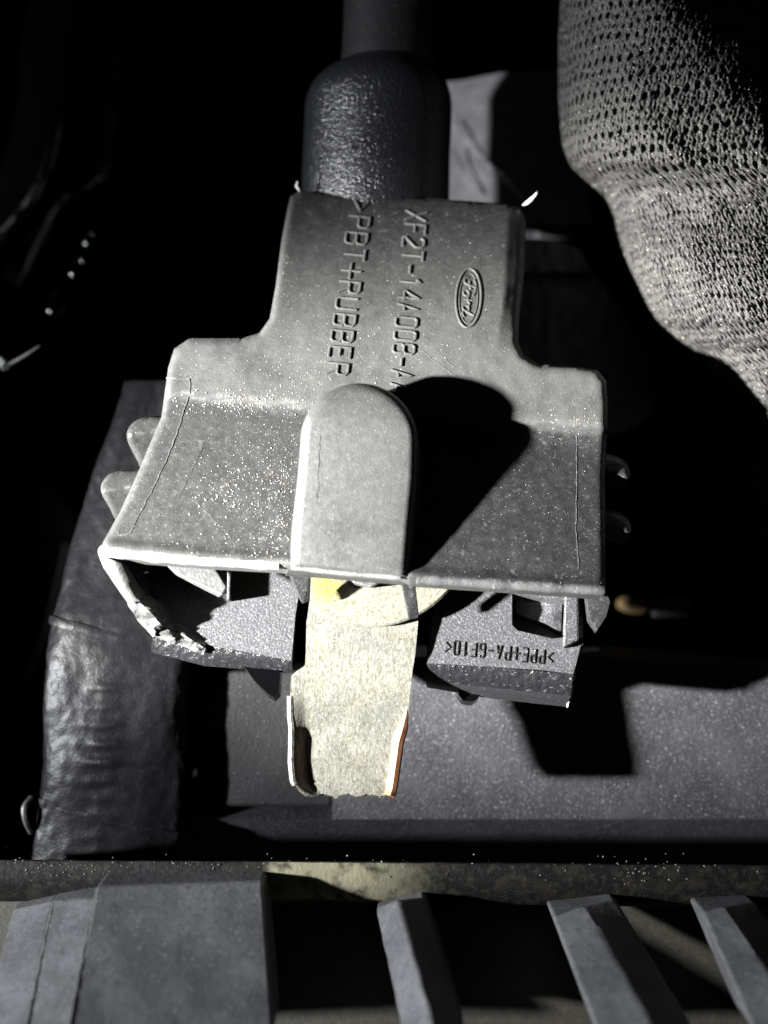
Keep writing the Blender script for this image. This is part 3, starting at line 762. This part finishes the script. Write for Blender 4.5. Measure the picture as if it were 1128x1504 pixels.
# ------------------------------------------------------------------ woven sleeve, upper right
sl = thing('woven_sleeve', 'bulging grey black coarse woven fabric sleeve at the upper right', 'fabric', atz(1000, 300, -30))
ey = [-40, 0, 60, 150, 215, 245, 262, 285, 310, 345, 400, 440, 475, 505, 530, 560, 590, 620, 650, 690, 740]
ex = [826, 823, 820, 820, 826, 838, 858, 884, 896, 904, 922, 938, 955, 985, 1018, 1050, 1078, 1106, 1134, 1170, 1210]
yy = np.arange(-40, 720, 1.9); xs = np.interp(yy, ey, ex)
k = np.ones(9) / 9; xs = np.convolve(np.pad(xs, 4, mode='edge'), k, 'valid')
slope = np.gradient(xs, yy); cosn = 1 / np.sqrt(1 + slope ** 2)
ss = np.arange(0, 430, 1.7); Wd = 230.0
NY, NX = len(yy), len(ss)
D = np.where(ss < Wd * math.pi / 2, Wd * (1 - np.cos(np.minimum(ss, Wd * math.pi / 2) / Wd)), Wd + ss - Wd * math.pi / 2)
X = xs[:, None] + D[None, :] * 1.0
Y = np.repeat(yy[:, None], NX, 1)
dn = D[None, :] * cosn[:, None]
Wn = 170.0
Z = -24 + 17 * np.sqrt(np.clip(1 - (1 - np.clip(dn / Wn, 0, 1)) ** 2, 0, 1))
fold = np.clip(((X - 960) * .75 - (Y - 0) * .55) / 110.0, 0, 3)          # rolls away toward the top right
Z = Z - 6.5 * fold ** 1.5
Z = Z - 3.0 * np.exp(-((Y - 300 - (X - 900) * .1) / 45.0) ** 2)           # crease between the two bulges
A = ss[None, :] + 0 * Y
th = math.radians(-9)
U = A * math.cos(th) + Y * math.sin(th); Vv = -A * math.sin(th) * 1 + Y * math.cos(th)
wob = np.array([[nz((u * .02, v * .02, 0)) for u in ss[::6]] for v in yy[::6]])
wob = np.kron(wob, np.ones((6, 6)))[:NY, :NX]
U = U + wob * 7; Vv = Vv + np.roll(wob, 40, 0) * 7
coarse = sstep(330, 235, Y) if False else 1 - sstep(235, 330, Y)
def cell(u, v, pu, pv, a=.3, b=.33):
    u = u - .35 * v * 0
    row = np.floor(v / pv); uu = (u / pu + .5 * (row % 2)) % 1 - .5; vv = (v / pv) % 1 - .5
    uu = uu + .45 * vv
    return np.sqrt((uu / a) ** 2 + (vv / b) ** 2) + .35 * np.sin(np.floor(u / pu + .5 * (row % 2)) * 12.9 + row * 78.2)
c1 = cell(U, Vv, 16.5, 15.5, .25, .29); pit1 = 1 - sstep(.45, 1.0, c1)
c2 = cell(U, Vv, 9.5, 11.0, .3, .24); pit2 = 1 - sstep(.35, 1.05, c2)
fine = rng.normal(0, 1, (NY, NX)); fine = (fine + np.roll(fine, 1, 0) + np.roll(fine, 1, 1) + np.roll(fine, -1, 0)) / 3
H = coarse * (-.7 * pit1) + (1 - coarse) * (-.42 * pit2) + .13 * fine + .07 * np.sin(U * .9 + Vv * .5) * (1 - pit1) * coarse + .14 * np.sin(U * 1.3) * (1 - coarse) + wob * .5
Z = Z + H
V = [atz(X[i, j], Y[i, j], Z[i, j]) for i in range(NY) for j in range(NX)]
idx = np.arange(NY * NX).reshape(NY, NX)
Fq = np.stack([idx[:-1, :-1], idx[:-1, 1:], idx[1:, 1:], idx[1:, :-1]], -1).reshape(-1, 4)
wv = mesh('weave', V, Fq.tolist(), M['fabric'], sl, angle=180)
pts = []
for _ in range(500):
    i, j = random.randrange(NY), min(NX - 1, int(abs(random.gauss(90, 70))))
    if random.random() < .3 + .7 * sstep(-60, 120, (Y[i, j] - 120) * .7 + (X[i, j] - 900) * .3): pts.append(oct_grain(Vector(atz(X[i, j], Y[i, j], Z[i, j] + .1)), random.uniform(.04, .11)))
V, Fc = merge(pts); mesh('lint_specks', V, Fc, M['grain'], sl, smooth=False, kind='stuff')
# the hose it covers, giving the sleeve a body behind its face
back = []
for i in range(0, NY, 16):
    back.append([atz(X[i, 0] + 4, Y[i, 0], -25), atz(X[i, 60] + 6, Y[i, 60], -19), atz(X[i, 140], Y[i, 140], -14), atz(1300, Y[i, 0], -20), atz(1300, Y[i, 0], -60), atz(X[i, 0] + 60, Y[i, 0], -50)])
V, Fc = loft(back, True, True, True); mesh('hose_core', V, Fc, M['void'], sl)

# ------------------------------------------------------------------ background pieces
sh = thing('grey_shroud', 'grey moulded shroud with slanting creases, right of the rubber boot', 'shroud', atz(720, 200, -56))
def shw(x, y): return -47 + .02 * (x - 700) + 1.0 * max(0, min(1, (y - 180 - (x - 670) * 1.15) / 6)) * -1.2 + .2 * nz((x * .03, y * .03, 0))
V, Fc = slab([(600, 126), (680, 118), (736, 107), (840, 100), (870, 330), (600, 330)], shw, bottomz(8), step=5, place=atz)
mesh('shroud_face', V, Fc, M['shroud'], sh, angle=30)
V, Fc = tube(spline([atz(668, 178, -46.4), atz(690, 205, -46.6), atz(715, 235, -46.6), atz(736, 252, -46.4)], 6), .13, 8); mesh('crease', V, Fc, M['blackpl'], sh)
V, Fc = tube(spline([atz(665, 220, -47.0), atz(680, 245, -47.4), atz(700, 270, -47.6), atz(712, 286, -47.8)], 6), .12, 8); mesh('crease', V, Fc, M['blackpl'], sh)

blk = thing('black_duct', 'dim black duct with a frayed upper rim, behind the right of the plug', 'duct', atz(850, 430, -50))
V, Fc = slab(chaikin([(740, 352), (800, 350), (852, 362), (868, 398), (880, 412), (930, 480), (960, 540), (960, 640), (740, 640)], 2), lambda x, y: -34 + (2.0 if y < 400 else 0) + .5 * nz((x * .08, y * .03, 0)), bottomz(15), step=8, place=atz)
mesh('duct_face', V, Fc, M['duct'], blk, angle=30)

hs = [('black_hose', [(90, -40), (70, 80), (58, 200), (20, 300), (-60, 380)], 40, -45, 'glossy', 'dim glossy black hose curving down the upper left corner'),
      ('black_hose', [(175, 60), (150, 200), (140, 260), (80, 300), (20, 420)], 20, -55, 'thin', 'thin black hose behind the thicker hose at the upper left')]
for nm, pl, r, z, _, lab in hs:
    path = spline([atz(x, y, z) for x, y in pl], 10); V, Fc = tube(path, r / F * (CZ - z), 24)
    tag(mesh(nm, V, Fc, M['gloss']), lab, 'hose')
clus = thing('glint_loops', 'tiny glossy black loops added for glints in the dark at the left', 'clip', atz(100, 400, -46))
for (x, y, rr, a0, a1) in [(114, 394, 10, 20, 330), (82, 446, 11, 60, 350), (62, 366, 22, 100, 200), (132, 352, 7, 0, 280)]:  # added loops, shaped to give small crescent glints
    c = Vector(atz(x, y, -40)); q = rr / F * 150
    V, Fc = tube([c + Vector((q * math.cos(a), q * 1.5 * math.sin(a), .6 * math.sin(2 * a))) for a in [math.radians(a0 + (a1 - a0) * k / 20) for k in range(21)]], .22, 8)
    mesh('glint_loop', V, Fc, M['gloss'], clus)
lf = thing('black_bracket', 'dark plastic bracket edge leaning beside the taped bundle at the left', 'bracket', atz(60, 950, -40))
V, Fc = slab([(118, 770), (96, 830), (80, 920), (40, 1000), (-40, 1120), (-40, 700), (60, 700)], lambda x, y: -75 - .03 * (118 - x), bottomz(8), step=18, place=atz)
mesh('bracket_face', V, Fc, M['void'], lf, smooth=False, bevel=.4)
V, Fc = tube([atz(100, 800, -74.5), atz(84, 870, -74.5), atz(70, 930, -74.5), atz(34, 1010, -74.5)], .6, 8); mesh('bracket_rim', V, Fc, M['blackpl'], lf)
br = thing('brass_fitting', 'small blurred brass fitting in the dark right of the plug', 'fitting', atz(936, 890, -50))
V, Fc = slab(chaikin([(916, 880), (954, 880), (954, 902), (916, 902)], 1), lambda x, y: -44, bottomz(5), step=10, place=atz)
mesh('fitting_body', V, Fc, M['brass'], br, smooth=False, bevel=.4)
V, Fc = tube([atz(960, 890, -46), atz(1010, 888, -46)], 1.6, 16); mesh('fitting_stem', V, Fc, M['blackpl'], br)
V, Fc = tube(spline([atz(-4, 524, -24), atz(8, 536, -24), atz(18, 533, -24), atz(40, 520, -24), atz(58, 508, -24)], 4), [.5 * q for q in (.8, 1.2, 1.5, 1.3, 1.6, 1.1, .9, .7, .6, .5, .5, .4, .4, .3, .3, .25, .2)], 6)
tag(mesh('plastic_shred', V, Fc, M['pale_break']), 'pale crumpled plastic shred at the left edge', 'shred')
